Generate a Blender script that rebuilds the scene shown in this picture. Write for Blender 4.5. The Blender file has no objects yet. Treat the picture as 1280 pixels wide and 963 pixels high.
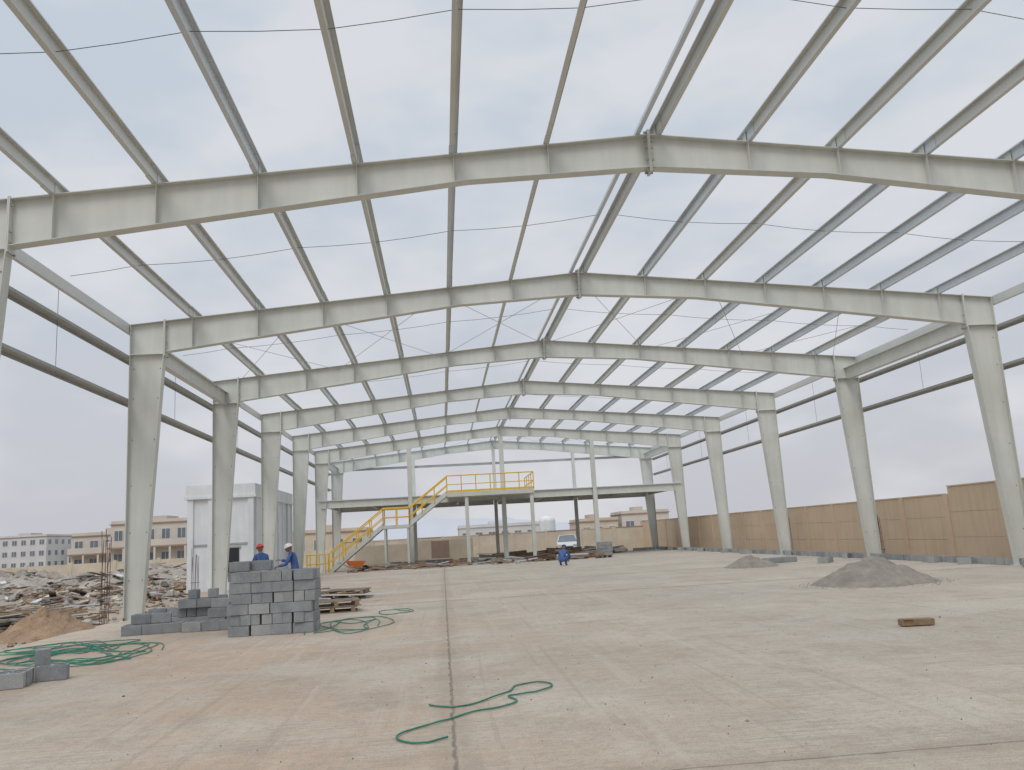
import bpy, math, random
import numpy as np
from mathutils import Matrix, Vector, noise
random.seed(7)
R=random.random
def U(a,b): return a+(b-a)*random.random()
COL=bpy.context.scene.collection
# ------------------------------------------------------------------ materials
def mat(name,c1,c2=None,scale=4.0,rough=.7,metal=0.,bump=0.,bscale=30.,fine=.0,detail=4,streak=0.):
    m=bpy.data.materials.new(name); m.use_nodes=True; nt=m.node_tree; n=nt.nodes; l=nt.links
    b=n["Principled BSDF"]; b.inputs["Roughness"].default_value=rough; b.inputs["Metallic"].default_value=metal
    if c2 is None: c2=tuple(v*.85 for v in c1)
    tc=n.new("ShaderNodeTexCoord")
    no=n.new("ShaderNodeTexNoise"); no.inputs["Scale"].default_value=scale; no.inputs["Detail"].default_value=detail; no.inputs["Roughness"].default_value=.6
    l.new(tc.outputs["Object"],no.inputs["Vector"])
    cr=n.new("ShaderNodeValToRGB"); cr.color_ramp.elements[0].position=.33; cr.color_ramp.elements[1].position=.67
    cr.color_ramp.elements[0].color=(*c2,1); cr.color_ramp.elements[1].color=(*c1,1)
    l.new(no.outputs["Fac"],cr.inputs["Fac"]); out=cr.outputs["Color"]
    def mul(out,sc,amt,vec):
        nf=n.new("ShaderNodeTexNoise"); nf.inputs["Scale"].default_value=sc; nf.inputs["Detail"].default_value=2
        l.new(vec,nf.inputs["Vector"])
        mr=n.new("ShaderNodeMapRange"); mr.inputs["From Min"].default_value=.3; mr.inputs["From Max"].default_value=.7
        mr.inputs["To Min"].default_value=1-amt; mr.inputs["To Max"].default_value=1+amt*.5
        l.new(nf.outputs["Fac"],mr.inputs["Value"])
        vm=n.new("ShaderNodeVectorMath"); vm.operation='SCALE'; l.new(out,vm.inputs[0]); l.new(mr.outputs[0],vm.inputs["Scale"]); return vm.outputs[0]
    if fine>0: out=mul(out,scale*14,fine,tc.outputs["Object"])
    if streak>0:
        mp=n.new("ShaderNodeMapping"); mp.inputs["Scale"].default_value=(5,5,.5); l.new(tc.outputs["Object"],mp.inputs["Vector"])
        out=mul(out,1.,streak,mp.outputs[0])
    l.new(out,b.inputs["Base Color"])
    if bump>0:
        nb=n.new("ShaderNodeTexNoise"); nb.inputs["Scale"].default_value=bscale; nb.inputs["Detail"].default_value=3
        l.new(tc.outputs["Object"],nb.inputs["Vector"])
        bp=n.new("ShaderNodeBump"); bp.inputs["Strength"].default_value=bump; bp.inputs["Distance"].default_value=.03
        l.new(nb.outputs["Fac"],bp.inputs["Height"]); l.new(bp.outputs[0],b.inputs["Normal"])
    return m
M={}
M['steel']=mat("steel_primer_paint",(.625,.64,.60),(.56,.575,.535),.9,.42,streak=.06)
M['purl']=mat("purlin_primer_paint",(.62,.64,.615),(.55,.57,.55),.8,.45)
M['galv']=mat("galvanised_zinc",(.62,.67,.71),(.54,.59,.63),1.,.40,.1)
M['girt']=mat("girt_paint",(.38,.395,.385),(.32,.335,.325),2,.55)
M['bolt']=mat("bolt_zinc",(.40,.40,.38),None,8,.4,.5)
M['cable']=mat("rod_steel",(.13,.14,.15),None,8,.5,.3)
M['block']=mat("concrete_block",(.34,.355,.365),(.25,.265,.275),4,.9,bump=.5,bscale=90,fine=.16)
M['block2']=mat("concrete_block_light",(.43,.44,.44),(.34,.35,.35),4,.9,bump=.5,bscale=90,fine=.16)
M['sand']=mat("grey_sand",(.33,.295,.25),(.23,.205,.175),3,.95,bump=.8,bscale=25,fine=.2)
M['soil']=mat("brown_soil",(.38,.26,.17),(.25,.17,.11),3,.95,bump=.9,bscale=18,fine=.3)
M['rub']=mat("rubble_grey",(.42,.38,.33),(.26,.23,.20),1.2,.95,bump=.8,bscale=12,fine=.3)
M['rubd']=mat("rubble_dark",(.20,.17,.14),(.12,.10,.085),2,.95)
M['wallt']=mat("tan_precast_panel",(.66,.515,.37),(.59,.455,.325),.5,.85,bump=.1,streak=.07)
M['cream']=mat("cream_render",(.60,.53,.43),(.50,.43,.34),.8,.85,fine=.08)
M['white']=mat("white_panel",(.72,.745,.77),(.64,.67,.70),1.2,.6,streak=.08)
M['wbld']=mat("white_plaster",(.60,.60,.60),(.53,.53,.53),.4,.8)
M['beige']=mat("beige_plaster",(.60,.55,.49),(.52,.475,.42),.4,.8)
M['brown']=mat("brown_trim",(.33,.235,.18),None,2,.7)
M['dark']=mat("dark_interior",(.02,.022,.026),None,2,.4)
M['glass']=mat("window_glass",(.18,.205,.235),(.13,.15,.17),1,.15)
M['yel']=mat("yellow_safety_paint",(.82,.52,.03),(.72,.45,.03),3,.45)
M['wood']=mat("timber_plank",(.36,.25,.15),(.22,.15,.09),6,.85,fine=.2)
M['woodg']=mat("weathered_timber",(.30,.25,.20),(.17,.14,.115),6,.9,fine=.2)
M['hose']=mat("green_hose",(.035,.24,.16),(.025,.16,.11),8,.5)
M['rebar']=mat("rusty_rebar",(.16,.09,.06),(.09,.05,.035),12,.8)
M['orange']=mat("orange_plastic",(.75,.20,.04),None,6,.5)
M['coverall']=mat("blue_coverall",(.07,.14,.36),(.045,.09,.25),9,.85,bump=.4,bscale=14)
M['skin']=mat("skin",(.26,.15,.10),(.22,.125,.08),12,.55)
M['boot']=mat("boot_leather",(.03,.025,.022),None,8,.6)
M['hred']=mat("red_helmet_shell",(.62,.04,.03),None,5,.35)
M['hwhite']=mat("white_helmet_shell",(.75,.75,.72),None,5,.35)
M['hair']=mat("black_hair",(.015,.013,.012),None,9,.8)
M['eye']=mat("eye_white",(.7,.7,.68),None,3,.3)
M['car']=mat("white_car_paint",(.72,.73,.74),(.68,.69,.70),2,.25)
M['tyre']=mat("tyre_rubber",(.025,.025,.025),None,8,.8)
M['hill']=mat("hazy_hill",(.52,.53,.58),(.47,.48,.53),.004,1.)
M['ground']=mat("sandy_ground",(.43,.355,.275),(.31,.25,.19),.25,.95,bump=.7,bscale=3.,fine=.18,detail=7)
def slab_mat():
    m=bpy.data.materials.new("concrete_slab"); m.use_nodes=True; nt=m.node_tree; n=nt.nodes; l=nt.links
    b=n["Principled BSDF"]; b.inputs["Roughness"].default_value=.85
    tc=n.new("ShaderNodeTexCoord"); pos=tc.outputs["Object"]
    def nz(scale,detail=4,rough=.6,vec=pos,dist=0.):
        t=n.new("ShaderNodeTexNoise"); t.inputs["Scale"].default_value=scale; t.inputs["Detail"].default_value=detail
        t.inputs["Roughness"].default_value=rough; t.inputs["Distortion"].default_value=dist; l.new(vec,t.inputs["Vector"]); return t.outputs["Fac"]
    def mapr(v,a,b_,c,d,clamp=True):
        t=n.new("ShaderNodeMapRange"); t.clamp=clamp
        for k,x in zip(("From Min","From Max","To Min","To Max"),(a,b_,c,d)): t.inputs[k].default_value=x
        l.new(v,t.inputs["Value"]); return t.outputs[0]
    def mix(f,a,c,bt='MIX'):
        t=n.new("ShaderNodeMix"); t.data_type='RGBA'; t.blend_type=bt
        if isinstance(f,float): t.inputs[0].default_value=f
        else: l.new(f,t.inputs[0])
        for i,v in ((6,a),(7,c)):
            if isinstance(v,tuple): t.inputs[i].default_value=(*v,1)
            else: l.new(v,t.inputs[i])
        return t.outputs[2]
    def ma(op,a,c=None):
        t=n.new("ShaderNodeMath"); t.operation=op
        for i,v in enumerate((a,c)):
            if v is None: continue
            if isinstance(v,(int,float)): t.inputs[i].default_value=v
            else: l.new(v,t.inputs[i])
        return t.outputs[0]
    def scl(v,s,rz=0,loc=(0,0,0)):
        t=n.new("ShaderNodeMapping"); t.inputs["Scale"].default_value=s; t.inputs["Rotation"].default_value=(0,0,rz); t.inputs["Location"].default_value=loc; l.new(v,t.inputs["Vector"]); return t.outputs[0]
    sep=n.new("ShaderNodeSeparateXYZ"); l.new(pos,sep.inputs[0]); X,Y=sep.outputs[0],sep.outputs[1]
    big=nz(.16,4)
    side=mapr(ma('ADD',ma('ADD',X,ma('MULTIPLY',ma('SUBTRACT',big,.5),14.)),ma('MULTIPLY',Y,.14)),-2.0,6.5,0,1)
    base=mix(side,(.47,.345,.25),(.44,.395,.325))
    base=mix(mapr(nz(.33,6,.62),.46,.58,0,.65),base,(.525,.48,.405))
    base=mix(mapr(nz(.75,7,.72),.50,.63,0,.6),base,(.335,.275,.22))
    base=mix(mapr(nz(1.7,6,.7,scl(pos,(1,1,1),.4,(7,3,0))),.54,.64,0,.45),base,(.40,.30,.215))
    base=mix(mapr(nz(3.5,6,.75),.50,.64,0,.5),base,(.54,.485,.40))
    base=mix(mapr(nz(13.,5,.75),.50,.63,0,.5),base,(.28,.235,.19))
    # dark damp/oil stains, sparse
    stn=nz(.42,5,.55,scl(pos,(1,1.6,1),0,(3.3,9.1,0)))
    base=mix(mapr(stn,.63,.70,0,.55),base,(.25,.215,.18))
    # broom-finish bands across the bay, broken up by a mask
    st=nz(1.,3,.6,scl(pos,(1.2,24.,1),.05))
    msk=mapr(nz(.5,3),.42,.56,0,1)
    base=mix(ma('MULTIPLY',mapr(st,.46,.62,0,.55),msk),base,(.30,.25,.20))
    st2=nz(1.,4,.6,scl(pos,(4.5,.22,1),.12))
    base=mix(mapr(st2,.56,.68,0,.3),base,(.55,.50,.42))
    st3=nz(1.,3,.6,scl(pos,(7.,.12,1),-.55))
    base=mix(mapr(st3,.60,.68,0,.4),base,(.31,.26,.21))
    fine=nz(60.,3,.7); base=mix(mapr(fine,.52,.68,0,.5),base,(.25,.215,.18))
    base=mix(mapr(fine,.48,.34,0,.4),base,(.60,.54,.46))
    w1=nz(3.,4); wob=ma('MULTIPLY',ma('SUBTRACT',w1,.5),.09)
    Xw=ma('ADD',X,wob); Yw=ma('ADD',Y,wob)
    def line(c,p,w,s):
        return mapr(ma('ABSOLUTE',ma('SUBTRACT',c,p)),w*.4,w,s,0)
    brk=mapr(w1,.35,.6,.5,1.)
    for ln in (line(Xw,.03,.022,.85),line(Xw,8.2,.02,.4),line(Yw,5.9,.02,.8),line(Yw,14.4,.018,.3),line(Yw,22.9,.04,.7),line(Yw,39.,.07,.55),line(Yw,31.,.06,.5)):
        base=mix(ma('MULTIPLY',ln,brk),base,(.10,.085,.07))
    for c,p,w,s in ((Xw,.03,.22,.35),(Yw,5.9,.22,.3),(Yw,22.9,.4,.35),(Yw,31.,.8,.3)):
        base=mix(ma('MULTIPLY',line(c,p,w,s),brk),base,(.27,.22,.17))
    l.new(base,b.inputs["Base Color"])
    bp=n.new("ShaderNodeBump"); bp.inputs["Strength"].default_value=.4; bp.inputs["Distance"].default_value=.01
    l.new(ma('ADD',fine,ma('MULTIPLY',st,.6)),bp.inputs["Height"]); l.new(bp.outputs[0],b.inputs["Normal"])
    return m
M['slab']=slab_mat()
# ------------------------------------------------------------------ mesh builder
class MB:
    def __init__(s): s.v=[];s.f=[];s.m=[];s.mats=[]
    def mi(s,k):
        if k not in s.mats: s.mats.append(k)
        return s.mats.index(k)
    def add(s,vs,fs,k):
        o=len(s.v); s.v+=[tuple(v) for v in vs]; i=s.mi(k)
        for f in fs: s.f.append(tuple(a+o for a in f)); s.m.append(i)
    BF=[(0,3,2,1),(4,5,6,7),(0,1,5,4),(1,2,6,5),(2,3,7,6),(3,0,4,7)]
    def hex(s,p,k): s.add(p,MB.BF,k)
    def box(s,a,b,k):
        x0,y0,z0=a;x1,y1,z1=b
        s.hex([(x0,y0,z0),(x1,y0,z0),(x1,y1,z0),(x0,y1,z0),(x0,y0,z1),(x1,y0,z1),(x1,y1,z1),(x0,y1,z1)],k)
    def rbox(s,c,d,rot,k):
        Mx=Matrix.Rotation(rot[2],3,'Z')@Matrix.Rotation(rot[1],3,'Y')@Matrix.Rotation(rot[0],3,'X'); c=Vector(c)
        p=[c+Mx@Vector((x*d[0]/2,y*d[1]/2,z*d[2]/2)) for x,y,z in [(-1,-1,-1),(1,-1,-1),(1,1,-1),(-1,1,-1),(-1,-1,1),(1,-1,1),(1,1,1),(-1,1,1)]]
        s.hex(p,k)
    def polyY(s,pts,y0,y1,k):
        n=len(pts); vs=[(x,y0,z) for x,z in pts]+[(x,y1,z) for x,z in pts]
        fs=[tuple(range(n)),tuple(range(2*n-1,n-1,-1))]+[(i,(i+1)%n,(i+1)%n+n,i+n) for i in range(n)]
        s.add(vs,fs,k)
    def plate(s,p0,p1,yc,w,th,k,side=1):
        a=Vector(p0);b=Vector(p1);d=(b-a).normalized();nn=Vector((-d.y,d.x))*th*side
        s.polyY([tuple(a),tuple(b),tuple(b+nn),tuple(a+nn)],yc-w/2,yc+w/2,k)
    def tube(s,pts,r,k,n=6,r1=None):
        P=[Vector(p) for p in pts]; N=len(P); vs=[]
        for i,p in enumerate(P):
            t=(P[min(i+1,N-1)]-P[max(i-1,0)]).normalized()
            up=Vector((0,0,1)) if abs(t.z)<.9 else Vector((1,0,0))
            a=t.cross(up).normalized(); b=a.cross(t)
            rr=r if r1 is None else r+(r1-r)*i/(N-1)
            for j in range(n):
                an=2*math.pi*j/n; vs.append(p+a*math.cos(an)*rr+b*math.sin(an)*rr)
        fs=[(i*n+j,i*n+(j+1)%n,(i+1)*n+(j+1)%n,(i+1)*n+j) for i in range(N-1) for j in range(n)]
        fs+=[tuple(range(n-1,-1,-1)),tuple((N-1)*n+j for j in range(n))]
        s.add(vs,fs,k)
    def build(s,name,parent=None,smooth=False,loc=(0,0,0),rz=0,bevel=0):
        me=bpy.data.meshes.new(name); me.from_pydata(s.v,[],s.f)
        for k in s.mats: me.materials.append(M[k])
        me.polygons.foreach_set("material_index",s.m)
        if smooth: me.polygons.foreach_set("use_smooth",[True]*len(s.f))
        me.update()
        o=bpy.data.objects.new(name,me); COL.objects.link(o); o.location=loc; o.rotation_euler=(0,0,rz)
        if parent: o.parent=parent
        if bevel:
            b=o.modifiers.new("bevel",'BEVEL'); b.width=bevel; b.segments=1; b.limit_method='ANGLE'
        return o
def empty(name,loc=(0,0,0),rz=0):
    e=bpy.data.objects.new(name,None); COL.objects.link(e); e.location=loc; e.rotation_euler=(0,0,rz); return e
# ------------------------------------------------------------------ parameters
H=1.6; TH,PH,RO,F=.09099,.17638,.05621,1052.98
XL,XR=-8.076,16.303; Y2,S=22.718,8.268; ZE,ZR=7.69,8.796; XC=(XL+XR)/2; HW=XC-XL
FY=lambda k: Y2+(k-2)*S
slope=(ZR-ZE)/HW
topz=lambda s: ZE+slope*s
def dep(s):
    if s<8.8: return .83+(.51-.83)*(s-.88)/(8.8-.88)
    return .51+(.62-.51)*(s-8.8)/(HW-8.8)
PD=[.17,1.90,3.64,5.38,7.12,8.86,10.58]
# ------------------------------------------------------------------ portal frames
ZK=ZE-.80
def frame(k):
    Y=FY(k); b=MB(); W=.25
    for sd in (1,-1):
        X=(lambda s: XL+s) if sd==1 else (lambda s: XR-s)
        P=lambda s,z:(X(s),z)
        w=.007
        b.polyY([P(.016,0.02),P(.43,0.02),P(.865,ZK),P(.016,ZK)],Y-w,Y+w,'steel')
        b.polyY([P(.016,ZK),P(.865,ZK),P(.865,topz(.86)),P(.016,topz(.016))],Y-w,Y+w,'steel')
        ss=[.88,8.8,HW]
        b.polyY([P(s,topz(s)-dep(s)) for s in ss]+[P(s,topz(s)) for s in ss[::-1]],Y-w*.9,Y+w*.9,'steel')
        b.plate(P(0,0.02),P(0,topz(0)),Y,W,.016,'steel',-sd)
        b.plate(P(.43,0.02),P(.865,ZK),Y,W-.004,.016,'steel',-sd)
        b.plate(P(-.01,topz(-.01)),P(HW,ZR),Y,W-.008,.014,'steel',sd)
        b.plate(P(.90,topz(.9)-dep(.9)),P(8.8,topz(8.8)-dep(8.8)),Y,W-.012,.014,'steel',-sd)
        b.plate(P(8.8,topz(8.8)-dep(8.8)),P(HW,ZR-.62),Y,W-.014,.014,'steel',-sd)
        b.plate(P(.017,ZK),P(.90,ZK),Y,W-.02,.02,'steel',-sd)
        b.plate(P(.866,ZK-.12),P(.866,topz(.86)+.05),Y,W+.006,.02,'steel',-sd)
        b.plate(P(.890,topz(.88)-dep(.88)-.12),P(.890,topz(.89)+.05),Y,W+.01,.02,'steel',-sd)
        x0,x1=sorted((X(-.06),X(.52))); b.box((x0,Y-.17,-.0),(x1,Y+.17,.022),'steel')
        for ax in (.03,.40):
            for ay in (-.14,.14): b.box((X(ax)-.016,Y+ay-.016,.022),(X(ax)+.016,Y+ay+.016,.09),'rebar')
        b.plate(P(HW-.024,ZR-.72),P(HW-.024,ZR+.10),Y,W+.004+.002*sd,.022,'steel',-sd)
        if 1<=k<=4:
            for zz in (ZR+.06,ZR-.1,ZR-.25,ZR-.48,ZR-.68):
                for yy in (-.075,.075):
                    xa,xb=sorted((X(HW-.024),X(HW-.075))); b.box((xa,Y+yy-.016,zz-.016),(xb,Y+yy+.016,zz+.016),'bolt')
            for zz in (ZK-.08,ZK+.1,ZK+.3,topz(.8)-.1):
                for yy in (-.075,.075):
                    xa,xb=sorted((X(.91),X(.95))); b.box((xa,Y+yy-.015,zz-.015),(xb,Y+yy+.015,zz+.015),'bolt')
            for zz in (1.0,2.2,3.4,4.6,5.7,6.5):
                for fx in (.09,.43+.435*zz/ZK-.07):
                    b.box((X(fx)-.012,Y-.016,zz-.012),(X(fx)+.012,Y+.016,zz+.012),'cable')
        for d in PD:
            s=HW-d
            if d>.3:
                b.polyY([P(s-.005,topz(s)-dep(s)+.002),P(s+.005,topz(s)-dep(s)+.002),P(s+.005,topz(s)),P(s-.005,topz(s))],Y-.115,Y+.115,'steel')
            cz=topz(s)+.012
            xa,xb=sorted((X(s+.014),X(s+.022))); b.box((xa,Y-.085,cz),(xb,Y+.085,cz+.24),'steel')
    return b.build("steel_portal_frame")
for k in range(-1,8): frame(k)
# ------------------------------------------------------------------ purlins (one clean folded Z outline, extruded)
YA,YB=FY(-1)-.3,FY(7)+.3
def zed(b,x,z,y0,y1,k,sd,h=.215,fl=.08,t=.006,lip=.022):
    a=sd; g=t/2
    pts=[(-g,t),(-fl+t,t),(-fl+t,lip),(-fl,lip),(-fl,0),(g,0),(g,h-t),(fl-t,h-t),(fl-t,h-lip),(fl,h-lip),(fl,h),(-g,h)]
    pts=[(x+a*px,z+pz) for px,pz in pts]
    if a<0: pts=pts[::-1]
    b.polyY(pts,y0,y1,k)
b=MB()
for sd in (1,-1):
    for i,d in enumerate(PD):
        s=HW-d; x=XL+s if sd==1 else XR-s; z=topz(s)+.016
        k='galv' if (sd==-1 and i>=3) or (sd==1 and i in(0,)) else 'purl'
        for j in range(-1,7):
            kj=k if (i*5+j*3+sd)%7 else ('galv' if k=='purl' else 'purl')
            zed(b,x+(.0 if j%2 else .009),z+(.0 if j%2 else .008),FY(j)-(.3 if j==-1 else .42),FY(j+1)+.42,kj,sd)
    x=XL-.02 if sd==1 else XR+.02
    b.box((x-.004,YA,ZE-.22),(x+.004,YB,ZE+.02),'purl'); xa,xb=sorted((x,x-sd*.08)); b.box((xa,YA,ZE-.228),(xb,YB,ZE-.2205),'purl'); b.box((xa,YA,ZE+.0205),(xb,YB,ZE+.028),'purl')
b.build("roof_purlins")
b=MB()
for x,sd in ((XL-.004,-1),(XR+.004,1)):
    for z in (5.62,6.78):
        xa,xb=sorted((x,x+sd*.20)); 
        b.box((xa,YA,z),(xb,YB,z+.006),'girt')
        x2=x+sd*.204; b.box((x2-.003,YA,z-.07),(x2+.003,YB,z+.006),'girt'); b.box((x-.003+sd*.004,YA,z+.0065),(x+.003+sd*.004,YB,z+.07),'girt')
        for k in range(0,8): 
            y=FY(k); xa,xb=sorted((x,x+sd*.14)); b.box((xa,y-.06,z-.010),(xb,y+.06,z-.002),'steel')
b.box((XL,FY(7)+.13,7.0),(XR,FY(7)+.14,7.18),'girt'); b.box((XL,FY(7)+.141,7.18),(XR,FY(7)+.2,7.186),'girt')
b.build("wall_girts")
b=MB()
for j in range(-1,7):
    ym=FY(j)+S*.5
    for sd in (1,-1):
        pts=[]
        for i,d in enumerate(PD+[12.1]):
            s=HW-d; x=XL+s if sd==1 else XR-s
            pts.append((x,ym+(.10 if i%2 else -.10),topz(s)+.1))
            if i<len(PD):
                d2=(PD+[12.1])[i+1]; s2=HW-(d+d2)/2; pts.append((XL+s2 if sd==1 else XR-s2,ym,topz(s2)+.085))
        b.tube(pts,.0065,'cable',4)
for x in (XL-.1,XR+.1):
    for j in range(0,7):
        ym=FY(j)+S*.5; b.tube([(x,ym,5.6),(x,ym,ZE-.1)],.006,'cable',4)
b.build("sag_rods")
b=MB()
for j in (2,6):
    ya,yb=FY(j),FY(j+1)
    seg=[.9,4.5,8.3,HW]
    for sd in (1,-1):
        for a,c in zip(seg[:-1],seg[1:]):
            xa,xc=(XL+a,XL+c) if sd==1 else (XR-a,XR-c)
            b.tube([(xa,ya,topz(a)-.12),(xc,yb,topz(c)-.12)],.008,'girt',5)
            b.tube([(xc,ya,topz(c)-.12),(xa,yb,topz(a)-.12)],.008,'girt',5)
b.build("roof_bracing_rods")
def ibeamY(b,x,y0,y1,z,h,w,k='steel'):
    b.box((x-.006,y0,z-h+.012),(x+.006,y1,z-.012),k); b.box((x-w/2,y0,z-.012),(x+w/2,y1,z),k); b.box((x-w/2,y0,z-h),(x+w/2,y1,z-h+.012),k)
def ibeamX(b,x0,x1,y,z,h,w,k='steel'):
    b.box((x0,y-.006,z-h+.012),(x1,y+.006,z-.012),k); b.box((x0,y-w/2,z-.012),(x1,y+w/2,z),k); b.box((x0,y-w/2,z-h),(x1,y+w/2,z-h+.012),k)
for j in (2,6):
    for x in (XL+.42,XR-.42):
        b=MB(); ibeamY(b,x,FY(j)+.01,FY(j+1)-.01,7.28,.46,.2); b.build("eave_strut_beam")
def icol(x,y,h,w=.28):
    b=MB(); b.box((x-.006,y-w/2+.013,.02),(x+.006,y+w/2-.013,h),'steel')
    b.box((x-w/2,y-w/2,.02),(x+w/2,y-w/2+.013,h),'steel'); b.box((x-w/2,y+w/2-.013,.02),(x+w/2,y+w/2,h),'steel')
    b.box((x-.22,y-.22,0),(x+.22,y+.22,.019),'steel'); b.build("steel_column")
Y6,Y7=FY(6),FY(7)
for i in (1,2,3):
    x=XL+i*(XR-XL)/4; s=min(x-XL,XR-x)
    icol(x,Y6,topz(s)-dep(s)-.02); icol(x,Y7,topz(s)-dep(s)-.02,.24)
# mezzanine
ZD=4.42
b=MB()
for y in (Y6,Y7):
    for i in range(4):
        xa=XL+i*(XR-XL)/4+(.3 if i else .5); xb=XL+(i+1)*(XR-XL)/4-(.15 if i<3 else .6)
        ibeamX(b,xa-.14,xb,y,ZD,.46,.2)
for i in range(9):
    x=XL+.5+i*(XR-XL-1)/8; ibeamY(b,x,Y6+.15,Y7-.15,ZD-.02,.34,.15)
b.box((XL+.2,Y6-.11,ZD+.003),(XR-.2,Y7+.1,ZD+.05),'galv')
b.build("mezzanine_floor")
# ------------------------------------------------------------------ staircase
st=empty("steel_staircase",(0,0,0))
ya,yb=53.1,54.4
b=MB(); ry=MB()
ZL=2.62
def flight(x0,z0,x1,z1,n):
    for y in (ya,yb):
        b.polyY([(x0,z0-.14),(x1,z1-.14),(x1,z1+.16),(x0,z0+.16)],y-.012,y+.012,'steel')
        b.polyY([(x0,z0-.155),(x1,z1-.155),(x1,z1-.141),(x0,z0-.141)],y-.05,y+.05,'steel')
    for i in range(n):
        t=(i+.7)/n; b.box((x0+(x1-x0)*t-.14,ya+.02,z0+(z1-z0)*t-.02),(x0+(x1-x0)*t+.14,yb-.02,z0+(z1-z0)*t+.02),'girt')
def rail(p,q,y,n):
    (x0,z0),(x1,z1)=p,q
    for h in (.5,1.05): ry.tube([(x0,y,z0+h),(x1,y,z1+h)],.042 if h>1 else .032,'yel',6)
    for i in range(n+1):
        t=i/n; x=x0+(x1-x0)*t; z=z0+(z1-z0)*t; ry.tube([(x,y,z),(x,y,z+1.05)],.036,'yel',6)
flight(-6.9,0,-3.6,ZL,14); flight(-2.0,ZL,.4,ZD,10)
b.box((-3.6,ya-.05,ZL-.2),(-2.0,yb+.05,ZL),'steel'); b.box((.4,ya-.1,ZD-.25),(5.85,Y6-.12,ZD+.02),'steel')
for x,y in ((-3.5,ya+.05),(-2.1,ya+.05),(-3.5,yb-.05),(-2.1,yb-.05)): b.box((x-.06,y-.06,0),(x+.06,y+.06,ZL-.2),'steel')
for x in (1.6,5.7): b.box((x-.11,ya+.0,0),(x+.11,ya+.2,ZD-.25),'steel')
for y in (ya-.03,yb+.03):
    rail((-6.9,.1),(-3.6,ZL),y,4); rail((-3.6,ZL),(-2.0,ZL),y,2); rail((-2.0,ZL),(.4,ZD),y,3)
rail((.4,ZD+.02),(5.85,ZD+.02),ya-.06,6)
for h in (.5,1.05): ry.tube([(5.85,ya-.06,ZD+h),(5.85,Y6+3,ZD+h)],.034,'yel',6)
for i in range(5): ry.tube([(5.85,ya-.06+i*1.4,ZD),(5.85,ya-.06+i*1.4,ZD+1.05)],.032,'yel',6)
ry.box((.4,ya-.11,ZD+.03),(5.85,ya-.1,ZD+.15),'yel')
for i in range(2):
    for h in (.55,1.1): ry.tube([(-8.0,ya-1.6+i*1.2,h),(-7.0,ya-.9+i*.8,h)],.036,'yel',6)
    for x in (-8.0,-7.5,-7.0): ry.tube([(x,ya-1.6+i*1.2+(x+8.0)*.6,0),(x,ya-1.6+i*1.2+(x+8.0)*.6,1.1)],.034,'yel',6)
b.build("stair_flights_and_landings",st); ry.build("yellow_handrails",st)
# ------------------------------------------------------------------ ground & slab
b=MB(); b.add([(-3000,-500,-.12),(3000,-500,-.12),(3000,4000,-.12),(-3000,4000,-.12)],[(0,1,2,3)],'ground'); b.build("ground")
b=MB(); b.box((-8.4,-8,-.3),(16.42,66,-.001),'slab'); b.build("concrete_floor_slab")
def mound(name,cx,cy,rx,ry,h,k,z0=0,seed=0,rough=.12,rings=26,seg=64,parent=None,power=1.0):
    b=MB(); vs=[]; 
    for i in range(rings+1):
        t=i/rings
        for j in range(seg):
            a=2*math.pi*j/seg
            rr=1+.22*noise.noise(Vector((math.cos(a)*1.3+seed,math.sin(a)*1.3,seed*2.)))+.05*noise.noise(Vector((math.cos(a)*6+seed,math.sin(a)*6,seed)))
            x=math.cos(a)*rx*t*rr; y=math.sin(a)*ry*t*rr
            base=(1-t)**power*(1 if t>.12 else (1-.25*(1-t/.12)*.4))
            z=h*base*(1+.25*noise.noise(Vector((x*1.2/rx+seed,y*1.2/ry,3.))))+h*rough*noise.noise(Vector((x*5/rx,y*5/ry,seed)))*(1-t)+h*rough*.5*noise.noise(Vector((x*14/rx,y*14/ry,seed)))*(1-t**3)
            vs.append((x,y,max(z,0)*(1 if t<1 else 0)-(.02 if t==1 else 0)))
    fs=[(i*seg+j,i*seg+(j+1)%seg,(i+1)*seg+(j+1)%seg,(i+1)*seg+j) for i in range(rings) for j in range(seg)]
    b.add(vs,[f[::-1] for f in fs],k)
    return b.build(name,smooth=True,loc=(cx,cy,z0),parent=parent)
mound("sand_pile",10.25,19.9,1.38,1.25,.70,'sand',0,1.3)
mound("sand_pile",11.1,30.4,.95,.9,.46,'sand',0,4.1)
mound("soil_mound",-9.2,21.0,1.2,1.2,.62,'soil',-.12,2.2,rough=.3)
mound("soil_mound",-11.5,18.6,1.6,1.2,.3,'soil',-.12,5.2,rough=.4)
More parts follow.
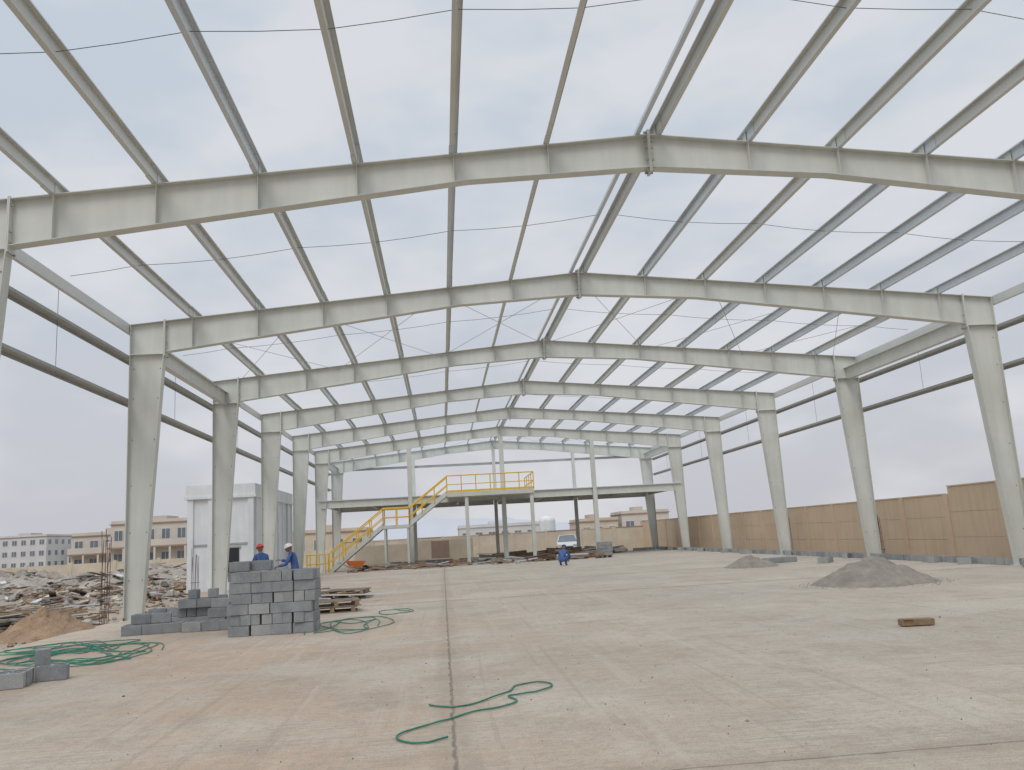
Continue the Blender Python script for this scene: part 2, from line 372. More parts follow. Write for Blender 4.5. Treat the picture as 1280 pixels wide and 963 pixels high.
# ------------------------------------------------------------------ blocks
def block(b,c,rz=0,k='block',hollow=True,tilt=0,L=.39,W=.19,Hh=.19):
    Mx=Matrix.Rotation(rz,3,'Z')@Matrix.Rotation(tilt,3,'X'); c=Vector(c)
    T=lambda x,y,z: c+Mx@Vector((x,y,z))
    l,w,h=L/2,W/2,Hh/2
    if not hollow:
        b.hex([T(*p) for p in [(-l,-w,-h),(l,-w,-h),(l,w,-h),(-l,w,-h),(-l,-w,h),(l,-w,h),(l,w,h),(-l,w,h)]],k); return
    xs=[-l,-l+.035,-.02,.02,l-.035,l]; ys=[-w,-w+.035,w-.035,w]
    vs=[T(x,y,h) for y in ys for x in xs]; fs=[]
    for j in range(3):
        for i in range(5):
            if j==1 and i in (1,3): continue
            a=j*6+i; fs.append((a,a+1,a+7,a+6))
    n=len(vs); vs+=[T(-l,-w,-h),T(l,-w,-h),T(l,w,-h),T(-l,w,-h)]
    A,B,C,D=0,5,23,18
    fs+=[(n,n+3,n+2,n+1),(n,n+1,B,A),(n+1,n+2,C,B),(n+2,n+3,D,C),(n+3,n,A,D)]
    for i in (1,3):
        q=[6+i,7+i,13+i,12+i]; m=len(vs); vs+=[T(xs[i],ys[1],h-.16),T(xs[i+1],ys[1],h-.16),T(xs[i+1],ys[2],h-.16),T(xs[i],ys[2],h-.16)]
        for e in range(4): fs.append((q[e],m+e,m+(e+1)%4,q[(e+1)%4]))
        fs.append((m,m+1,m+2,m+3))
    b.add(vs,fs,k)
def stack(name,x,y,nx,ny,nz,rz=0,missing=0,z0=0,jit=.02,pallet=False,turn=False):
    b=MB(); base=0
    if pallet:
        for i in range(5): b.rbox((0,-(ny*.2)/2+.1+i*(ny*.2-.2)/4,.12),(nx*.4+.1,.1,.022),(0,0,0),'woodg')
        for i in range(3): b.rbox((-(nx*.4)/2+.1+i*(nx*.4-.2)/2,0,.055),(.09,ny*.2,.1),(0,0,0),'woodg')
        base=.135
    for k in range(nz):
        if turn and k%2:
            cx,cy=nx*2,max(1,ny//2)
            cells=[((i-(cx-1)/2)*.2,(j-(cy-1)/2)*.4,math.pi/2) for i in range(cx) for j in range(cy)]
        else: cells=[((i-(nx-1)/2)*.4,(j-(ny-1)/2)*.2,0) for i in range(nx) for j in range(ny)]
        lx=U(-jit,jit)
        for ox,oy,ra in cells:
            if k>=nz-1 and R()<missing: continue
            block(b,(ox+lx+U(-jit,jit)*.7,oy+U(-jit,jit)*.8,base+.098+k*.197),ra+U(-.035,.035),'block' if R()<.82 else 'block2',hollow=(k>=nz-2))
    return b.build(name,loc=(x,y,z0),rz=rz,bevel=.004)
stack("concrete_block_stack",-3.28,17.25,4,4,6,rz=-.02,missing=.0,jit=.025,turn=True)
stack("concrete_block_stack",-3.75,18.15,3,3,7,rz=.06,missing=.35,jit=.025)
stack("concrete_block_stack",-5.6,20.3,2,3,4,rz=.1,missing=.3,turn=True)
stack("concrete_block_stack",-6.4,20.6,2,3,2,rz=.1,missing=.3)
stack("concrete_block_stack",-5.0,21.2,3,2,3,rz=.05,missing=.3)
stack("concrete_block_stack",-6.1,18.9,3,3,1,rz=.15)
stack("concrete_block_stack",-6.2,19.1,2,2,2,rz=.15,missing=.3)
stack("concrete_block_stack",-4.85,18.7,3,2,1,rz=-.05)
stack("concrete_block_stack",-4.75,19.6,2,2,3,rz=-.1,missing=.2)
stack("concrete_block_stack",-5.95,12.1,2,3,1,rz=.25)
b=MB(); block(b,(-5.62,12.75,.2),.4,hollow=False,L=.19,W=.19,Hh=.39); block(b,(-5.4,12.55,.1),.2); b.build("concrete_block_stack")
stack("concrete_block_stack",9.6,50.5,2,3,4,rz=.1,pallet=True)
stack("concrete_block_stack",12.9,32.2,3,3,1,rz=.3)
stack("concrete_block_stack",13.8,30.2,2,2,1,rz=.9)
b=MB()
y=12.
while y<63: 
    block(b,(15.98+U(-.015,.015),y,.098),math.pi/2+U(-.02,.02),'block' if R()<.6 else 'block2')
    if R()<.12: block(b,(15.7+U(-.2,.1),y,.098),U(0,3),'block2')
    y+=.41
x=-4.
while x<15.5:
    if R()<.85: block(b,(x,61.8+U(-.02,.02),.098),U(-.02,.02),'block2')
    x+=.41
b.build("blockwork_perimeter_course")
# ------------------------------------------------------------------ boundary walls
def panel_wall(name,segs,k='wallt'):
    b=MB()
    for (x,y0,y1,h) in segs:
        n=max(1,round((y1-y0)/3.0)); d=(y1-y0)/n
        for i in range(n):
            a=y0+i*d
            for q in range(3):
                z0=-.15+q*(h+.15)/3; z1=z0+(h+.15)/3-.012
                b.box((x,a+.14,z0),(x+.1,a+d-.14,z1),k)
                b.box((x+.02,a+.14,z1),(x+.08,a+d-.14,z1+.012),k)
            b.box((x-.05,a-.13,-.15),(x+.15,a+.13,h+.03),k)
        b.box((x-.02,y0+.135,h+.001),(x+.12,y1-.135,h+.05),k)
    return b.build(name)
panel_wall("boundary_wall",[(17.6,2,28.4,2.42),(17.6,28.4,75,2.16)])
b=MB()
x=-9.
while x<17.5:
    b.box((x+.12,74,-.15),(x+2.88,74.12,1.75),'cream'); b.box((x-.12,73.95,-.15),(x+.12,74.17,1.85),'cream'); b.box((x+.12,73.97,1.751),(x+2.88,74.15,1.82),'brown' if int(x)%2 else 'cream'); x+=3
b.build("boundary_wall")
b=MB()
b.box((-2.5,68,-.12),(2.4,68.15,1.6),'cream'); b.box((-.9,67.97,.2),(.5,67.99,1.5),'brown'); b.box((-6.9,68,-.12),(-2.51,68.15,1.4),'cream')
b.build("site_gate_wall")
# ------------------------------------------------------------------ white prefab building
pb=empty("white_prefab_building",(0,0,0))
x0,x1,ya_,yb_,h=-11.5,-8.52,39.8,49.5,4.5
b=MB()
b.box((x0,ya_,-.12),(x1,yb_,h),'white')
b.build("walls",pb)
b=MB()
for i in range(8):
    y=ya_+.3+i*(yb_-ya_-.5)/7; b.box((x1+.001,y-.12,-.12),(x1+.07,y+.12,h-.5),'white')
for x in (x0+.15,x0+1.05,x1-.15): b.box((x-.13,ya_-.08,-.12),(x+.13,ya_-.001,h-.5),'white')
b.box((x0-.12,ya_-.14,h-.5),(x1+.1,yb_+.1,h-.38),'white'); b.box((x0-.06,ya_-.1,h-.379),(x1+.06,yb_+.06,h+.12),'white')
b.box((x0+.3,ya_-.05,1.9),(x1-.3,ya_-.002,1.97),'girt')
b.build("pilasters_and_parapet",pb)
b=MB(); b.box((-10.2,ya_-.05,.5),(-9.2,ya_-.002,1.75),'dark'); b.box((-10.28,ya_-.06,1.751),(-9.12,ya_-.001,1.82),'girt'); b.box((x1+.002,43.0,1.0),(x1+.03,44.,2.2),'glass'); b.build("openings",pb)
# ------------------------------------------------------------------ distant buildings
def bld(name,x0,y0,x1,y1,h,k,floors,nwin,par=.5,trim='brown',balcony=False,rz=0):
    e=empty(name,((x0+x1)/2,(y0+y1)/2,-.12),rz); wx,wy=(x1-x0)/2,(y1-y0)/2
    b=MB(); b.box((-wx,-wy,0),(wx,wy,h),k); b.build("walls",e)
    b=MB(); b.box((-wx-.15,-wy-.15,h),(wx+.15,wy+.15,h+.12),trim if trim else k); b.box((-wx,-wy,h+.121),(wx,-wy+.2,h+par),k); b.box((wx-.2,-wy+.2,h+.121),(wx,wy,h+par),k); b.box((-wx,-wy+.2,h+.121),(-wx+.2,wy,h+par),k)
    b.box((-wx*.3,-wy*.3,h+.121),(wx*.1,wy*.4,h+par+.6),k)
    b.build("roof_parapet",e)
    b=MB(); fh=h/floors
    for f in range(floors):
        for i in range(nwin):
            cx=-wx+(i+.5)*2*wx/nwin; z=f*fh+fh*.32; ww=min(.7,wx/nwin*.5)
            b.box((cx-ww-.1,-wy-.04,z-.1),(cx+ww+.1,-wy-.002,z+fh*.42+.1),k if trim is None else 'wbld')
            b.box((cx-ww,-wy-.06,z),(cx+ww,-wy-.041,z+fh*.42),'glass'); b.box((cx-.03,-wy-.075,z),(cx+.03,-wy-.061,z+fh*.42),'wbld')
        m=max(1,int(2*wy/3))
        for i in range(m):
            cy=-wy+(i+.5)*2*wy/m; z=f*fh+fh*.32
            b.box((wx+.002,cy-.6,z),(wx+.05,cy+.6,z+fh*.42),'glass')
        if f and balcony:
            b.box((-wx,-wy-1.2,f*fh-.1),(wx,-wy-.08,f*fh+.08),trim); b.box((-wx,-wy-1.2,f*fh+.081),(wx,-wy-1.1,f*fh+.85),k)
            for i in range(nwin+1): 
                cx=-wx+.15+i*(2*wx-.3)/nwin; b.box((cx-.12,-wy-1.19,0),(cx+.12,-wy-.95,f*fh-.101),k)
    b.build("windows_and_balconies",e)
    return e
bld("beige_villa",-41,110,-31.5,124,5.7,'beige',2,5,balcony=True)
bld("beige_villa",-49,118,-41.2,130,4.7,'beige',2,4,balcony=True)
bld("beige_villa",-30.5,112,-24,126,5.2,'cream',2,3,balcony=True)
bld("white_office_building",-97,190,-84,206,7.0,'wbld',3,7)
bld("grey_warehouse",-82,200,-56,215,4.0,'wbld',1,8,trim=None)
bld("white_long_shed",3,150,19,165,3.4,'wbld',1,7,trim=None)
bld("beige_house",19.5,120,25,130,3.0,'cream',1,3)
bld("beige_house",26,122,33,130,3.8,'beige',1,3)
bld("beige_house",-20,115,-10,125,3.4,'cream',1,4)
b=MB(); x=-70
while x<-10: b.box((x,88,-.12),(x+3.9,88.2,1.2),'cream'); b.box((x+3.9,87.95,-.12),(x+4.2,88.25,1.35),'cream'); x+=4.2
b.build("boundary_wall")
wt=empty("water_tank",(9.9,80,0))
b=MB(); 
for sx in (-.7,.7):
    for sy in (-.7,.7): b.box((sx-.06,sy-.06,-.12),(sx+.06,sy+.06,1.7),'girt')
b.box((-.85,-.85,1.7),(.85,.85,1.78),'girt'); b.build("stand",wt)
b=MB(); n=20; prof=[(.75,1.79),(.78,1.9),(.75,2.1),(.78,2.3),(.75,2.5),(.78,2.7),(.76,2.9),(.55,3.15),(.25,3.22),(.25,3.32),(.001,3.33)]
vs=[(r*math.cos(2*math.pi*j/n),r*math.sin(2*math.pi*j/n),z) for r,z in prof for j in range(n)]
b.add(vs,[(i*n+j,i*n+(j+1)%n,(i+1)*n+(j+1)%n,(i+1)*n+j) for i in range(len(prof)-1) for j in range(n)],'white'); b.build("tank",wt,smooth=True)
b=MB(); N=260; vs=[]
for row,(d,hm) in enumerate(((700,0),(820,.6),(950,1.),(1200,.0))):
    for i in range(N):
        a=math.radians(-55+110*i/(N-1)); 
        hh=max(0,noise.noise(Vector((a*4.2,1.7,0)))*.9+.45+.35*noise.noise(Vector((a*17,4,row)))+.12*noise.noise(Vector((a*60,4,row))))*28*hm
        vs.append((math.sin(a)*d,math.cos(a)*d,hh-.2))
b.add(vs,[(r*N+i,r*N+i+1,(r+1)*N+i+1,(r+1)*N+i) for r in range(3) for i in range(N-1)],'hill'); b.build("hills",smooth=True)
# ------------------------------------------------------------------ rubble on the left
def rock(b,c,r,k):
    n=5; vs=[]
    for i,(z,s) in enumerate(((-.5,.7),(0.1,1.),(.6,.55))):
        for j in range(n):
            a=2*math.pi*(j+.3*i)/n; q=r*s*U(.75,1.15); vs.append((c[0]+math.cos(a)*q,c[1]+math.sin(a)*q,c[2]+z*r*U(.8,1.1)))
    fs=[(i*n+j,i*n+(j+1)%n,(i+1)*n+(j+1)%n,(i+1)*n+j) for i in range(2) for j in range(n)]+[tuple(range(n-1,-1,-1)),tuple(2*n+j for j in range(n))]
    b.add(vs,fs,k)
def rubble(name,cx,cy,rx,ry,h,nr,npl,sd,z0=-.12,k='rub',rs=(.06,.24)):
    e=empty(name,(cx,cy,z0)); mound("heap",0,0,rx,ry,h,k,0,sd,rough=.5,parent=e,power=.7)
    b=MB()
    for i in range(nr):
        a=U(0,6.28);t=math.sqrt(R()); z=h*(1-t)**.7*.9
        rock(b,(math.cos(a)*rx*t,math.sin(a)*ry*t,z),U(*rs)*(1 if R()<.93 else 1.7),random.choice(['rub','rub','rubd','block2','cream','soil','soil','rubd']))
    for i in range(npl):
        a=U(0,6.28);t=math.sqrt(R()); z=h*(1-t)**.7
        b.rbox((math.cos(a)*rx*t,math.sin(a)*ry*t,z+.08),(U(.5,1.8),U(.05,.28),U(.02,.06)),(U(-.2,.2),U(-.22,.22),U(0,3.14)),random.choice(['wood','woodg','rebar','wbld','rubd','woodg','brown']))
    b.build("debris",e); return e
rubble("rubble_heap",-17,44,4.5,3.5,.95,420,90,1.)
rubble("rubble_heap",-23,50,4.,4.,1.15,360,60,2.)
rubble("rubble_heap",-13.8,36,3.2,3.0,.5,320,80,3.)
rubble("rubble_heap",-20,60,5,4.,1.1,300,60,5.)
rubble("rubble_heap",-15.5,29,3.5,2.4,.3,280,70,7.)
rubble("rubble_heap",-30,58,5,4.,1.3,260,40,9.)
b=MB()
for i in range(70):
    b.rbox((U(-12.4,-10.2),U(22.8,25.4),-.08+R()**1.5*.45),(U(.9,2.6),U(.07,.14),U(.025,.05)),(U(-.06,.06),U(-.09,.09),U(-.6,.6)),random.choice(['wood','woodg','woodg','wbld']))
b.build("timber_plank_pile")
pl=[(-11.0,20.0,-.12,.3),(-11.1,20.1,.02,.4),(-12.4,20.6,-.12,1.1)]
b=MB()
for i in range(480):
    x=U(-14,-8.6); y=U(13,34)
    if R()<.8: rock(b,(x,y,-.1),U(.02,.09),random.choice(['rub','block2','soil','rubd','cream']))
    else: b.rbox((x,y,-.08),(U(.2,1.2),U(.03,.12),U(.015,.04)),(0,U(-.05,.05),U(0,3.1)),random.choice(['wood','woodg','wbld','rebar']))
b.build("construction_debris")
b=MB()
for i in range(300):
    x=U(-5.5,9.5); y=Y6+random.gauss(-3.2,1.3); 
    if R()<.55: rock(b,(x,y,.04),U(.05,.2),random.choice(['rub','block2','sand','soil','woodg']))
    else: b.rbox((x,y,U(.03,.3)),(U(.4,2.),U(.06,.3),U(.02,.12)),(0,U(-.15,.15),U(-.6,.6)),random.choice(['wood','woodg','rebar','wbld','girt','brown']))
b.build("construction_debris")
b=MB()
for i in range(70):
    b.rbox((U(3,13),U(58,64),U(.05,.45)),(U(.4,1.8),U(.1,.5),U(.03,.3)),(0,U(-.1,.1),U(-.6,.6)),random.choice(['wood','woodg','rub','wbld','brown','cream']))
b.build("construction_debris")
b=MB()
for i in range(1500):
    x=U(-8,15.5); y=5.5+R()**1.5*45
    rock(b,(x,y,.003),U(.003,.010)*(1 if R()<.97 else 2.),random.choice(['sand','rub','sand','soil','rubd']))
for i in range(700):
    a=U(0,6.28); t=U(.85,1.25)+abs(random.gauss(0,.12))
    rock(b,(10.25+math.cos(a)*1.38*t,19.9+math.sin(a)*1.25*t,.003),U(.004,.013),'sand')
b.build("gravel_crumbs")
b=MB(); b.rbox((6.75,12.05,.055),(.46,.17,.09),(0,0,-.12),'wood'); b.rbox((6.6,12.02,.105),(.14,.15,.012),(0,0,-.12),'soil'); b.build("timber_offcut",bevel=.006)
def pallet(x,y,z,rz,name="wooden_pallet"):
    b=MB()
    for i in range(7): b.box((-.6,-.5+i*.155,.115),(.6,-.5+i*.155+.1,.137),'woodg')
    for i in range(3): b.box((-.55+i*.5,-.5,.022),(-.55+i*.5+.1,.53,.1149),'wood')
    for i in range(3): b.box((-.6,-.5+i*.46,0),(.6,-.5+i*.46+.1,.0219),'woodg')
    b.build(name,loc=(x,y,z),rz=rz)
for p_ in pl: pallet(*p_)
pallet(-2.75,21.6,0,.1); pallet(-2.7,21.6,.14,.2); pallet(-3.1,26.5,0,-.2); pallet(-2.9,26.4,.14,-.1)
b=MB()
for i in range(14): b.rbox((U(-4.2,-2.4),U(24.5,27.2),.05+R()*.25),(U(.8,2.),.1,.03),(0,U(-.08,.08),U(-.4,.5)),random.choice(['wood','woodg','wbld']))
b.build("timber_plank_pile")
# ------------------------------------------------------------------ hoses
def smooth_path(ctrl,n=10,z=.012):
    P=[ctrl[0]]+ctrl+[ctrl[-1]]; out=[]
    for i in range(1,len(P)-2):
        p0,p1,p2,p3=[Vector((*q[:2],0)) for q in P[i-1:i+3]]
        for j in range(n):
            t=j/n; v=.5*((2*p1)+(p2-p0)*t+(2*p0-5*p1+4*p2-p3)*t*t+(3*p1-p0-3*p2+p3)*t**3)
            out.append((v.x+.012*noise.noise(v*4),v.y+.03*noise.noise(v*3+Vector((5,0,0))),z+.012*abs(noise.noise(Vector((v.x*3,v.y*3,i))))))
    return out
b=MB()
b.tube(smooth_path([(-.02,7.30),(-.2,7.16),(-.36,7.24),(-.44,7.45),(-.3,7.72),(-.02,7.98),(.25,8.25),(.5,8.4),(.66,8.62),(.6,8.88),(.85,9.0),(1.06,9.2),(1.1,9.42),(.95,9.56),(.72,9.45),(.62,9.15),(.38,8.78),(.1,8.55),(-.1,8.62),(-.2,8.75)]),.0085,'hose',7)
b.build("green_hose",smooth=True)
def tangle(cx,cy,rx,ry,n,r,seed):
    random.seed(seed); b=MB(); c=[]
    for i in range(n):
        a=i*.9+U(-.3,.3); q=U(.25,1.05)
        c.append((cx+math.cos(a)*rx*q+.1*rx*math.sin(i*.5),cy+math.sin(a)*ry*q))
    b.tube(smooth_path(c,8,.014),r,'hose',6); b.build("green_hose",smooth=True)
tangle(-1.9,17.4,.85,2.1,26,.0085,3); tangle(-6.1,15.3,1.5,1.5,50,.009,5); tangle(-6.9,16.7,1.3,1.2,36,.009,9); tangle(-1.2,20.3,.5,.9,10,.009,12)
# ------------------------------------------------------------------ rebars
def rebars(x,y,h,n,sp,seed):
    random.seed(seed); b=MB()
    for i in range(n):
        px=x+(i%3)*sp+U(-.02,.02); py=y+(i//3)*sp; lx,ly=U(-.06,.06),U(-.06,.06)
        b.tube([(px,py,-.1),(px+lx*.4,py+ly*.5,h*.5),(px+lx,py+ly,h*U(.85,1.05))],.009,'rebar',5)
    for z in (.3,.6): b.tube([(x-.02,y-.02,z),(x+2*sp+.02,y-.02,z),(x+2*sp+.02,y+sp+.02,z),(x-.02,y+sp+.02,z),(x-.02,y-.02,z)],.006,'rebar',4)
    b.build("starter_rebar_cage")
rebars(-8.55,22.4,2.3,6,.09,1); rebars(-8.7,30.6,1.7,6,.12,2); rebars(16.5,31.4,1.6,6,.12,3); rebars(16.5,40,1.9,6,.12,4); rebars(16.5,23.3,1.2,4,.12,5); rebars(-8.8,50.5,1.6,6,.13,6)
b=MB(); b.tube([(-7.75,14.3,-.1),(-7.76,14.3,.78)],.03,'cable',8); b.tube([(-7.76,14.3,.78),(-7.7,14.3,.86)],.035,'cable',8); b.build("survey_stake")
wb=empty("orange_wheelbarrow",(-5.1,50.5,0),.4)
b=MB(); b.hex([(-.3,-.22,.35),(.35,-.18,.3),(.35,.18,.3),(-.3,.22,.35),(-.5,-.34,.68),(.55,-.32,.62),(.55,.32,.62),(-.5,.34,.68)],'orange'); b.build("tray",wb)
b=MB(); 
for y in (-.2,.2): b.tube([(-1.0,y*1.4,.62),(-.4,y,.33),(.6,y*.3,.2)],.02,'girt',6); b.tube([(-.35,y,.35),(-.42,y,0)],.018,'girt',6)
b.build("frame",wb)
b=MB(); b.tube([(.62,-.04,.19),(.62,.04,.19)],.19,'tyre',16); b.build("wheel",wb)
# ------------------------------------------------------------------ car
def car(x,y,rz):
    e=empty("parked_car",(x,y,-.1),rz)
    b=MB()
    sec=[(-2.2,.45,.75,.78),(-2.15,.35,.92,.84),(-1.2,.30,1.0,.88),(0,.3,1.0,.9),(1.2,.3,.95,.88),(2.0,.35,.8,.82),(2.15,.45,.65,.74)]
    vs=[]
    for yy,z0,z1,w in sec: vs+=[(-w,yy,z0+.1),(-w*.93,yy,z0),(w*.93,yy,z0),(w,yy,z0+.1),(w,yy,z1-.1),(w*.9,yy,z1),(-w*.9,yy,z1),(-w,yy,z1-.1)]
    fs=[(i*8+j,i*8+(j+1)%8,(i+1)*8+(j+1)%8,(i+1)*8+j) for i in range(6) for j in range(8)]+[tuple(range(7,-1,-1)),tuple(48+j for j in range(8))]
    b.add(vs,fs,'car')
    b.hex([(-.8,-1.9,.97),(.8,-1.9,.97),(.8,1.2,.97),(-.8,1.2,.97),(-.62,-1.4,1.44),(.62,-1.4,1.44),(.62,.3,1.44),(-.62,.3,1.44)],'glass')
    b.box((-.64,-1.42,1.44),(.64,.32,1.49),'car')
    for sx in (-1,1):
        for ya2,yb2 in ((1.2,.3),(-.5,-.5),(-1.9,-1.4)): b.tube([(sx*.81,ya2,.97),(sx*.63,yb2,1.45)],.035,'car',5)
    b.build("body",e,bevel=.03)
    b=MB()
    for sx in (-.8,.8):
        for yy in (-1.35,1.35): b.tube([(sx-.1,yy,.32),(sx+.1,yy,.32)],.32,'tyre',18); b.tube([(sx-.11,yy,.32),(sx+.11,yy,.32)],.18,'galv',12)
    for sx in (-.6,.6):
        b.box((sx-.17,2.05,.62),(sx+.17,2.16,.75),'eye'); b.box((sx-.15,-2.24,.65),(sx+.15,-2.17,.8),'hred')
    b.box((-.4,2.1,.42),(.4,2.19,.58),'dark'); b.build("wheels_and_lights",e)
car(10.3,70.6,math.pi-.12)
# ------------------------------------------------------------------ people
def skin_obj(name,verts,edges,radii,labels,matkeys,parent,sub=2,root=0):
    me=bpy.data.meshes.new(name); me.from_pydata(verts,edges,[]); o=bpy.data.objects.new(name,me); COL.objects.link(o)
    sk=o.modifiers.new("skin",'SKIN'); sk.use_smooth_shade=True
    for i,r in enumerate(radii): me.skin_vertices[0].data[i].radius=(r if isinstance(r,tuple) else (r,r))
    me.skin_vertices[0].data[root].use_root=True
    ss=o.modifiers.new("sub",'SUBSURF'); ss.levels=sub; ss.render_levels=sub
    dg=bpy.context.evaluated_depsgraph_get(); me2=bpy.data.meshes.new_from_object(o.evaluated_get(dg))
    o.modifiers.clear(); o.data=me2; me2.materials.clear()
    for k in matkeys: me2.materials.append(M[k])
    V=[Vector(v) for v in verts]
    for p in me2.polygons:
        best=1e9;bi=0;c=p.center
        for ei,(a,q) in enumerate(edges):
            ab=V[q]-V[a]; t=max(0,min(1,(c-V[a]).dot(ab)/ab.length_squared)); d=(c-V[a]-ab*t).length
            if d<best: best=d;bi=ei
        p.material_index=labels[bi]; p.use_smooth=True
    o.parent=parent; return o
def person(x,y,z,rz,helmet,pose):
    e=empty("construction_worker",(x,y,z),rz)
    pel=Vector(pose['pel']); ch=Vector(pose['chest']); nk=Vector(pose['neck']); hd=Vector(pose['head'])
    mid=(pel+ch)/2+Vector((0,-.02,0))
    V=[pel,mid,ch,nk,hd]; E=[(0,1),(1,2),(2,3),(3,4)]; Rr=[(.15,.115),(.145,.11),(.165,.12),(.062,.062),(.055,.055)]; L=[0,0,0,1]
    hands=[]
    for s in (-1,1):
        sh=ch+Vector((s*.18,0,.07)); el=Vector(pose['elbow'][0 if s<0 else 1]); wr=Vector(pose['wrist'][0 if s<0 else 1])
        i=len(V); cuff=el.lerp(wr,.9); V+=[sh,el,cuff,wr]; E+=[(2,i),(i,i+1),(i+1,i+2),(i+2,i+3)]; Rr+=[(.075,.075),(.052,.052),(.044,.044),(.029,.024)]; L+=[0,0,0,1]
        hands.append((wr,(wr-el).normalized(),s))
        hp=pel+Vector((s*.10,0,-.06)); kn=Vector(pose['knee'][0 if s<0 else 1]); an=Vector(pose['ankle'][0 if s<0 else 1]); ft=an+Vector((0,.17,-.04))
        i=len(V); V+=[hp,kn,an,ft]; E+=[(0,i),(i,i+1),(i+1,i+2),(i+2,i+3)]; Rr+=[(.105,.105),(.075,.075),(.055,.055),(.045,.035)]; L+=[0,0,0,2]
    skin_obj("body",[tuple(v) for v in V],E,Rr,L,['coverall','skin','boot'],e)
    for wr,d,s in hands:
        a=d.cross(Vector((0,0,1)));a=a.normalized() if a.length>.1 else Vector((0,1,0)); nrm=a.cross(d).normalized()
        pv=[wr,wr+d*.05,wr+d*.085]; pe=[(0,1),(1,2)]; pr=[(.028,.02),(.038,.018),(.04,.016)]
        for fi in range(4):
            o=(fi-1.5)*.021; ln=(.075,.085,.08,.062)[fi]; b0=wr+d*.075+a*o; p1=b0+d*ln*.45-nrm*.008; p2=p1+d*ln*.3-nrm*.022; p3=p2+d*ln*.15-nrm*.026
            i=len(pv); pv+=[b0,p1,p2,p3]; pe+=[(2,i),(i,i+1),(i+1,i+2),(i+2,i+3)]; pr+=[(.009,.009),(.0085,.0085),(.008,.008),(.007,.007)]
        i=len(pv); t0=wr+d*.025-a*s*.035; pv+=[t0,t0+d*.03-a*s*.02-nrm*.01,t0+d*.06-a*s*.022-nrm*.02]; pe+=[(1,i),(i,i+1),(i+1,i+2)]; pr+=[(.012,.012),(.0105,.0105),(.009,.009)]
        skin_obj("hand",[tuple(v) for v in pv],pe,pr,[0]*len(pe),['skin'],e,1)
    hc=hd+Vector((0,.015,.07)); tilt=pose.get('tilt',0)
    hob=empty("head_group",tuple(hc)); hob.rotation_euler=(tilt,0,0); hob.parent=e
    b=MB(); n=20; m=14; vs=[]
    for i in range(m+1):
        ph=math.pi*i/m
        for j in range(n):
            a=2*math.pi*j/n; X=math.sin(ph)*math.cos(a)*.077; Yy=math.sin(ph)*math.sin(a)*.095; Z=math.cos(ph)*.118
            if Z<-.03: X*=1-.35*(-Z-.03)/.09; Yy=Yy*(1-.12*(-Z-.03)/.09)+.008
            if Yy>0:
                Yy+=math.exp(-((X/.013)**2))*math.exp(-(((Z+.018)/.024)**2))*.024
                Yy-=math.exp(-(((abs(X)-.031)/.014)**2))*math.exp(-((Z/.014)**2))*.008
                Yy+=math.exp(-((X/.022)**2))*math.exp(-(((Z+.058)/.009)**2))*.006
            vs.append((X,Yy,Z))
    b.add(vs,[(i*n+j,(i+1)*n+j,(i+1)*n+(j+1)%n,i*n+(j+1)%n) for i in range(m) for j in range(n)],'skin')
    b.build("head",hob,smooth=True)
    b=MB()
    for s in (-1,1):
        b.rbox((s*.031,.083,.002),(.022,.008,.010),(0,0,0),'eye'); b.rbox((s*.031,.0875,.002),(.009,.003,.009),(0,0,0),'hair'); b.rbox((s*.031,.09,.02),(.03,.008,.006),(0,0,0),'hair')
        b.rbox((s*.079,-.005,-.005),(.012,.032,.056),(0,0,s*.3),'skin')
    b.rbox((0,.090,-.056),(.042,.008,.007),(0,0,0),'hred'); b.build("face_features",hob,bevel=.002)
    b=MB(); vs=[]; 
    for i in range(9):
        ph=math.pi*.5*i/8
        for j in range(24):
            a=2*math.pi*j/24; vs.append((math.sin(ph)*math.cos(a)*.108,math.sin(ph)*math.sin(a)*.13-.004,.035+math.cos(ph)*.118))
    for j in range(24):
        a=2*math.pi*j/24; f=1.08+.32*max(0,math.sin(a)); vs.append((math.cos(a)*.108*f if math.sin(a)<.2 else math.cos(a)*.12,math.sin(a)*.13*f-.004,.028))
    b.add(vs,[(i*24+j,(i+1)*24+j,(i+1)*24+(j+1)%24,i*24+(j+1)%24) for i in range(9) for j in range(24)],helmet)
    b.build("safety_helmet",hob,smooth=True)
    return e
stand=dict(pel=(0,0,.95),chest=(0,.03,1.33),neck=(0,.05,1.49),head=(0,.08,1.56),elbow=((-.27,.08,1.12),(.27,.10,1.12)),wrist=((-.18,.32,1.05),(.16,.34,1.08)),knee=((-.11,.04,.5),(.11,.02,.5)),ankle=((-.12,0,.08),(.13,-.03,.08)),tilt=-.25)
reach=dict(pel=(0,0,.95),chest=(0,.10,1.31),neck=(0,.15,1.46),head=(0,.19,1.52),elbow=((-.30,.22,1.12),(.30,.26,1.2)),wrist=((-.2,.46,1.08),(.24,.5,1.25)),knee=((-.12,.02,.5),(.13,.06,.5)),ankle=((-.14,-.08,.08),(.15,.08,.08)),tilt=-.4)
crouch=dict(pel=(0,-.12,.33),chest=(0,.12,.62),neck=(0,.22,.75),head=(0,.28,.80),elbow=((-.28,.30,.44),(.28,.30,.44)),wrist=((-.15,.46,.28),(.15,.48,.28)),knee=((-.17,.26,.46),(.17,.26,.46)),ankle=((-.14,.02,.08),(.14,.02,.08)),tilt=-.7)
person(-5.48,26.6,0,.7,'hred',stand)
person(-4.4,26.2,0,1.5,'hwhite',reach)
person(5.85,42.,0,-.5,'coverall',crouch)
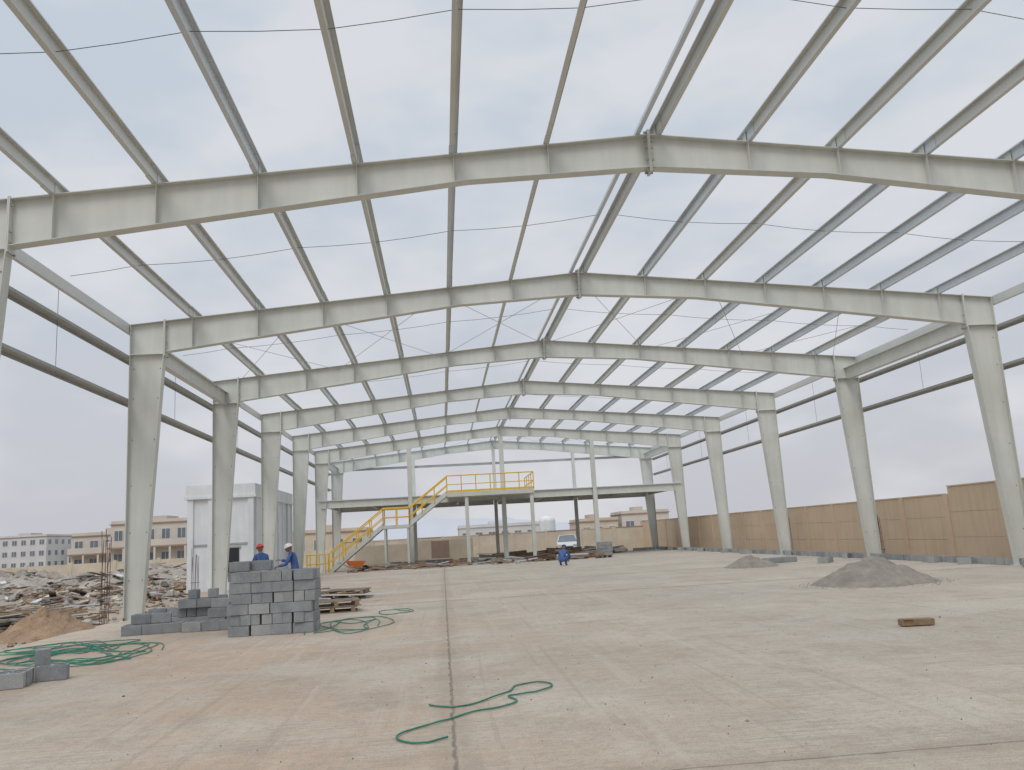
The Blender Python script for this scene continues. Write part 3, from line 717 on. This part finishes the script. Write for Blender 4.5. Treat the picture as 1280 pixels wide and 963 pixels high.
for x,y,h in ((14.9,82,5.2),(-26,100,6.5)):
    b=MB(); b.tube([(x,y,-.1),(x,y,h)],.09,'girt',8,.05); b.tube([(x,y,h-.1),(x-.9,y,h+.12)],.04,'girt',6); b.box((x-1.3,y-.1,h+.08),(x-.8,y+.1,h+.17),'galv'); b.build("street_lamp")
# ------------------------------------------------------------------ world, sun, camera
w=bpy.data.worlds.new("World"); bpy.context.scene.world=w; w.use_nodes=True; nt=w.node_tree; n=nt.nodes; l=nt.links
bg=n["Background"]; bg.inputs["Strength"].default_value=.1
sky=n.new("ShaderNodeTexSky"); sky.sky_type='NISHITA'; sky.sun_disc=False; sky.sun_elevation=math.radians(55); sky.sun_rotation=math.radians(205); sky.dust_density=4; sky.air_density=1
tc=n.new("ShaderNodeTexCoord"); sep=n.new("ShaderNodeSeparateXYZ"); l.new(tc.outputs["Generated"],sep.inputs[0])
def mapr(v,a,b_,c,d):
    t=n.new("ShaderNodeMapRange"); t.interpolation_type='SMOOTHSTEP'
    for k,x in zip(("From Min","From Max","To Min","To Max"),(a,b_,c,d)): t.inputs[k].default_value=x
    l.new(v,t.inputs["Value"]); return t.outputs[0]
def mix(f,a,c):
    t=n.new("ShaderNodeMix"); t.data_type='RGBA'
    if isinstance(f,float): t.inputs[0].default_value=f
    else: l.new(f,t.inputs[0])
    for i,v in ((6,a),(7,c)):
        if isinstance(v,tuple): t.inputs[i].default_value=(*v,1)
        else: l.new(v,t.inputs[i])
    return t.outputs[2]
base=mix(mapr(sep.outputs[2],.0,.55,0,1),(6.0,6.05,6.55),(5.9,6.65,7.45))
mp=n.new("ShaderNodeMapping"); mp.inputs["Scale"].default_value=(1.3,1.0,2.8); mp.inputs["Rotation"].default_value=(.2,.1,.5); l.new(tc.outputs["Generated"],mp.inputs["Vector"])
no=n.new("ShaderNodeTexNoise"); no.inputs["Scale"].default_value=2.6; no.inputs["Detail"].default_value=4; no.inputs["Roughness"].default_value=.5; l.new(mp.outputs[0],no.inputs["Vector"])
base=mix(mapr(no.outputs["Fac"],.40,.64,0,.85),base,(7.8,7.85,8.15))
zen=mapr(sep.outputs[2],.62,1.,1.,1.7)
vm=n.new("ShaderNodeVectorMath"); vm.operation='SCALE'; l.new(base,vm.inputs[0]); l.new(zen,vm.inputs["Scale"])
fin=mix(.9,sky.outputs[0],vm.outputs[0]); l.new(fin,bg.inputs["Color"])
sd=bpy.data.lights.new("sun",'SUN'); sd.energy=1.35; sd.angle=math.radians(28); sd.color=(1,.97,.93)
so=bpy.data.objects.new("sun",sd); COL.objects.link(so)
tos=Vector((-.42,-.9,0)).normalized()*math.cos(math.radians(55))+Vector((0,0,math.sin(math.radians(55))))
so.rotation_euler=tos.to_track_quat('Z','Y').to_euler(); so.location=(0,0,30)
def axes(th,ph,ro):
    fwd=np.array([math.sin(th)*math.cos(ph),math.cos(th)*math.cos(ph),math.sin(ph)])
    r0=np.array([math.cos(th),-math.sin(th),0.]); u0=np.cross(r0,fwd)
    return fwd,math.cos(ro)*r0-math.sin(ro)*u0,math.sin(ro)*r0+math.cos(ro)*u0
fwd,r,u=axes(TH,PH,RO)
cam=bpy.data.cameras.new("camera"); co=bpy.data.objects.new("camera",cam); COL.objects.link(co)
co.matrix_world=Matrix(((r[0],u[0],-fwd[0],0),(r[1],u[1],-fwd[1],0),(r[2],u[2],-fwd[2],H),(0,0,0,1)))
cam.sensor_width=36; cam.lens=F/1280*36; cam.clip_end=6000; cam.clip_start=.05; bpy.context.scene.camera=co
vs_=bpy.context.scene.view_settings; vs_.view_transform='Standard'; vs_.look='None'; vs_.exposure=0
